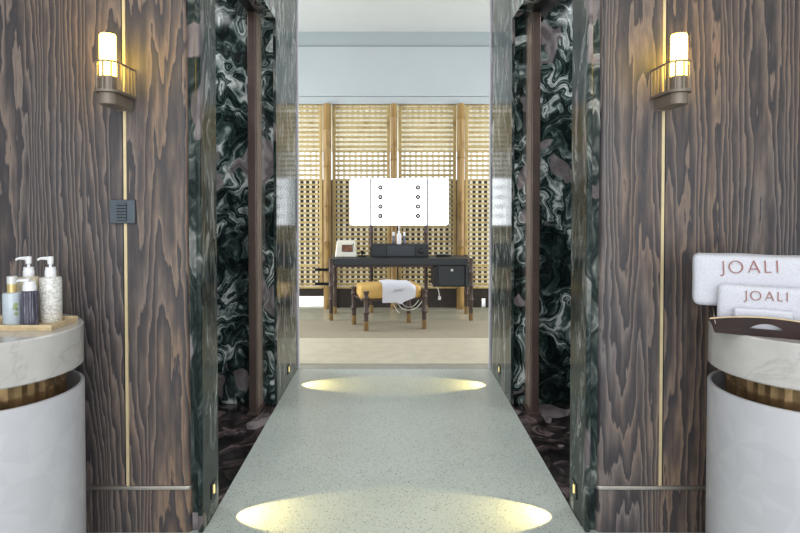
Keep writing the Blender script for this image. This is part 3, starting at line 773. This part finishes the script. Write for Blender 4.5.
t = thing('dark_bottle', 'small dark ribbed bottle with white pump top on left tray', 'bottle', (-1.327, 2.179, TB), math.radians(8), 'toiletry bottles on the left tray')
mb = MB(); r = .0285; rows = []
for z in (0, .004, .10, .125, .130):
    k = .94 if z == 0 else (.8 if z == .13 else 1)
    rows.append([Vector(((r*k-(.0012 if q % 2 else 0))*math.cos(2*PI*q/48), (r*k-(.0012 if q % 2 else 0))*math.sin(2*PI*q/48), z)) for q in range(48)])
mb.quad_grid(rows, True, True); mb.build('bottle_body', M['amethyst'], t)
cp = MB().lathe([(.0225, .130), (.0225, .148), (.0195, .152), (.0195, .160), (.017, .163)], n=28).tube([(0, 0, .1655), (-.02, 0, .1665), (-.036, 0, .167), (-.043, 0, .163)], [.0095, .006, .0045, .004], 10).build('pump_cap', M['plastic'], t, smooth=True)
t = thing('spray_bottle', 'pale blue frosted bottle with gold collar, leftmost on left tray', 'bottle', (-1.390, 2.178, TB), 0, 'toiletry bottles on the left tray')
r = .0318
MB().lathe([(r*.95, 0), (r, .003), (r, .116), (r*.93, .122), (r*.55, .1245)], n=32).build('bottle_body', M['frost'], t, smooth=True)
MB().lathe([(.0165, .1245), (.0165, .154)], n=24).build('gold_collar', M['gold'], t, smooth=True)
MB().lathe([(.0172, .154), (.0172, .180), (.016, .182)], n=24).build('cap', M['silver_cap'], t, smooth=True)
mb = MB()
for (a_, z, rr) in ((-40, .080, .011), (-34, .064, .008), (-46, .068, .008), (-37, .048, .009)):
    pts = []
    for k in range(8):
        b = 2*PI*k/8; aa = math.radians(a_) + rr*.8*math.cos(b)/r
        pts.append(Vector(((r+.0006)*math.cos(aa), (r+.0006)*math.sin(aa), z+rr*math.sin(b)*.8)))
    pts2 = [p*1.0 + Vector((p.x, p.y, 0)).normalized()*.0006 for p in pts]
    mb.quad_grid([pts, pts2], True, True)
mb.build('leaf_print', M['leaf'], t)

# ------------------------------------------------------------------ right tray with towels
YAW = math.radians(-27)
# front bottom mid point of tray
FP = Vector((1.132+.212*.643, 2.123-.137*.643, CT))
RT = Matrix.Rotation(YAW, 4, 'Z')
depth = .27
origin = FP + (RT @ Vector((0, depth/2, 0)))
tt = thing('towel_tray', 'dark lacquer tray with cut-out handles holding folded towels on right counter', 'tray', origin, YAW)
bw = .155; bd = depth/2; fl = .016
MB().box(-bw, bw, -bd, bd, 0, .006).build('tray_base', M['lacquer'], tt)
def flared_panel(w, h_end, h_mid, hole):
    """front panel in local coords x along, z up, thickness; arched top edge; half-moon hole"""
    top = [(x/12*(w+fl), h_end+(h_mid-h_end)*(1-(x/12)**2)) for x in range(12, -13, -1)]
    outl = [(-w, 0)] + [(w, 0)] + top
    return outl
def panel_mesh(w, h_end, h_mid, th, hole=None):
    bm = bmesh.new()
    out = flared_panel(w, h_end, h_mid, hole)
    ov = [bm.verts.new((x, 0, z)) for x, z in out]
    edges = [bm.edges.new((ov[i], ov[(i+1) % len(ov)])) for i in range(len(ov))]
    if hole:
        hx, hz, hw, hh = hole; pts = [(hx-hw+2*hw*k/14, hz+hh*(1-((k-7)/7)**2)) for k in range(15)]
        hv = [bm.verts.new((x, 0, z)) for x, z in pts]
        edges += [bm.edges.new((hv[i], hv[(i+1) % len(hv)])) for i in range(len(hv))]
    bmesh.ops.triangle_fill(bm, edges=edges, use_beauty=True)
    r = bmesh.ops.extrude_face_region(bm, geom=bm.faces[:])
    for v in [g for g in r['geom'] if isinstance(g, bmesh.types.BMVert)]: v.co.y += th
    return bm
def place_panel(bm, mt, name, mat, parent):
    for v in bm.verts:
        # flare: lean outward with height
        p = v.co.copy(); p.y -= p.z*.22
        v.co = mt @ p
    mb = MB(); mb.bm.free(); mb.bm = bm
    return mb.build(name, mat, parent)
hole = (0.0, .026, .052, .020)
place_panel(panel_mesh(bw, .048, .066, .008, hole), Matrix.Translation((0, -bd, 0)), 'front_panel', M['lacquer'], tt)
place_panel(panel_mesh(bw, .048, .066, .008, hole), Matrix.Translation((0, bd, 0)) @ Matrix.Rotation(PI, 4, 'Z'), 'back_panel', M['lacquer'], tt)
for s, rz in ((-1, -PI/2), (1, PI/2)):
    place_panel(panel_mesh(bd, .048, .052, .008), Matrix.Translation((s*bw, 0, 0)) @ Matrix.Rotation(rz, 4, 'Z'), 'side_panel', M['lacquer'], tt)
    place_panel(panel_mesh(bd-.004, .047, .051, .002), Matrix.Translation((s*(bw-.0085), 0, .0)) @ Matrix.Rotation(rz, 4, 'Z'), 'side_lining', M['cream_lining'], tt)
# pale edge along the arched front rim
mb = MB()
mb.tube([(x/12*(bw+fl), -bd+.004-(.048+.018*(1-(x/12)**2))*.22, .048+.018*(1-(x/12)**2)+.001) for x in range(-12, 13)], .0035, 6)
mb.build('rim_edge', M['light_wood'], tt, smooth=True)

def towel(name, label, w, d, h, loc, rz, r, text_h, tz, tx=0, seed=0, rows=2, trot=0):
    t = thing(name, label, 'towel', loc, rz, 'folded white towels in the right tray')
    mb = MB(); mb.rbox(w, d, h, r, 22, .0025, seed)
    mb.build('folded_cloth', M['terry'], t, smooth=True)
    if text_h:
        st = stroke_letters('JOALI', text_h, text_h*.42, text_h*.09, .0025)
        # lay letters on the bulging face
        o = st.build('embroidery', M['thread'], t)
        o.matrix_local = Matrix.Translation((tx, -d/2-.0025, tz)) @ Matrix.Rotation(trot, 4, 'Y')
    return t
nb = RT @ Vector((0, 1, 0)); ub = RT @ Vector((1, 0, 0))
front_mid = Vector((FP.x, FP.y, 0))
p_small = front_mid + nb*.027
p_mid = front_mid + nb*.066
rb = Matrix.Rotation(math.radians(-25), 4, 'Z')
p_big = Vector((1.11, 2.22, 0)) + rb @ Vector((.21, .064, 0))
towel('folded_towel', 'smallest folded white towel, mostly sunk behind the dark tray front', .175, .020, .082, (p_small.x-.008*ub.x, p_small.y-.008*ub.y, CT+.0065), YAW, .009, 0, 0, seed=3)
towel('folded_towel', 'middle-sized folded white towel with rose lettering, in front of the largest towel', .292, .040, .158, (p_mid.x, p_mid.y, CT+.0065), YAW, .02, .031, .112, .0, seed=5, trot=math.radians(-1))
towel('folded_towel', 'largest folded white towel with rose lettering, at the back of tray', .42, .12, .188, (p_big.x, p_big.y, 1.018), math.radians(-25), .022, .043, .128, -.032, seed=9, trot=math.radians(-3))

# ------------------------------------------------------------------ wall sconces
def u_path(w, yf, yb, n=14):
    """U from wall (y=yb) round the front (y=yf) and back; local -y is into the room"""
    pts = [(-w, yb)]
    for k in range(n+1):
        a = PI + PI*k/n
        pts.append((w*math.cos(a), yf + w + w*math.sin(a)))
    pts.append((w, yb)); return pts
def sconce(x, label):
    t = thing('wall_sconce', label, 'wall lamp', (x, YW, 1.834), 0, 'wall sconces')
    yt = -.150   # tube axis
    MB().lathe([(.030, .030), (.0305, .032), (.0305, .214), (.028, .222), (.015, .225)], (0, yt, 0), 32).build('glass_tube', M['lamp'], t, smooth=True)
    MB().lathe([(.031, .004), (.031, .058), (.026, .06)], (0, yt, 0), 28).build('lamp_cup', M['sconce_metal'], t, smooth=True)
    w = .046; yf = yt - w
    P = u_path(w, yf, 0); Pi = u_path(w-.005, yf+.005, 0)
    def rail(z0, z1):
        mb = MB(); loop = P + Pi[::-1]
        mb.prism(loop, z0, z1); return mb
    rail(.108, .115).build('top_rail', M['sconce_metal'], t)
    mb = MB(); mb.prism(u_path(w+.001, yf-.001, 0), -.006, .004); mb.build('bottom_plate', M['sconce_metal'], t)
    # bars along the U
    pts = u_path(w-.0025, yf+.0025, -.004, 40)
    seg = [0]
    for a, b in zip(pts, pts[1:]): seg.append(seg[-1] + math.dist(a, b))
    nb_ = 15
    for k in range(nb_):
        d = seg[-1]*k/(nb_-1)
        i = max(j for j in range(len(seg)) if seg[j] <= d+1e-9); i = min(i, len(pts)-2)
        f = (d-seg[i])/(seg[i+1]-seg[i]); px_ = pts[i][0]+(pts[i+1][0]-pts[i][0])*f; py_ = pts[i][1]+(pts[i+1][1]-pts[i][1])*f
        MB().lathe([(.0034, .004), (.0034, .109)], (px_, py_, 0), 8).build('cage_bar', M['sconce_metal'], t, smooth=True)
    mb = MB(); mb.prism(u_path(.034, yt-.034, 0), -.052, -.006); mb.build('base_body', M['sconce_metal'], t, bevel=.003)
    MB().box(-.033, .033, -.012, 0, -.056, .004).build('wall_plate', M['sconce_metal'], t, bevel=.002)
    return t
sconce(-1.122, 'lit caged wall sconce on the left wood wall above the vent plate')
sconce(1.117, 'lit caged wall sconce on the right wood wall above the towels')

# louvred plate on the left wall
vp = thing('vent_plate', 'small square slate louvred plate on the left brass strip', 'vent plate', (-1.131, YW, 1.360))
MB().box(-.052, .052, -.020, 0, -.05, .05).build('plate', M['grey_metal'], vp, bevel=.003)
MB().box(-.022, .020, -.0215, -.019, -.038, .036).build('louvre_recess', M['black'], vp)
for k in range(6):
    z = -.031 + k*.0125
    MB().box(-.021, .019, -.026, -.0205, -.0035, .0035, Matrix.Translation((0, 0, z)) ).build('louvre_slat', M['grey_metal'], vp)

# ------------------------------------------------------------------ step lights
def step_light(s, y, label):
    t = thing('step_light', label, 'step light', (s*HW, y, .118), 0, 'step lights low in the marble jambs')
    MB().box(*sorted((0, -s*.004)), -.030, .030, -.034, .034).build('frame', M['black'], t)
    MB().box(*sorted((-s*.004, -s*.0065)), -.007, .007, -.017, .019).build('lens', M['lens'], t)
    d = bpy.data.lights.new('step_spot', 'SPOT'); d.energy = 17; d.color = (1.0, .78, .30); d.spot_size = math.radians(54); d.spot_blend = .3; d.shadow_soft_size = .006
    o = bpy.data.objects.new('step_spot', d); COL.objects.link(o); o.parent = t
    o.location = (-s*.012, 0, 0)
    o.rotation_euler = Vector((-s*1.0, 0, -.47)).to_track_quat('-Z', 'Y').to_euler()
    return t
step_light(-1, 2.655, 'glowing step light low in the near left marble jamb')
step_light(1, 2.655, 'glowing step light low in the near right marble jamb')
step_light(-1, 4.57, 'glowing step light low in the far left marble jamb')
step_light(1, 4.57, 'glowing step light low in the far right marble jamb')
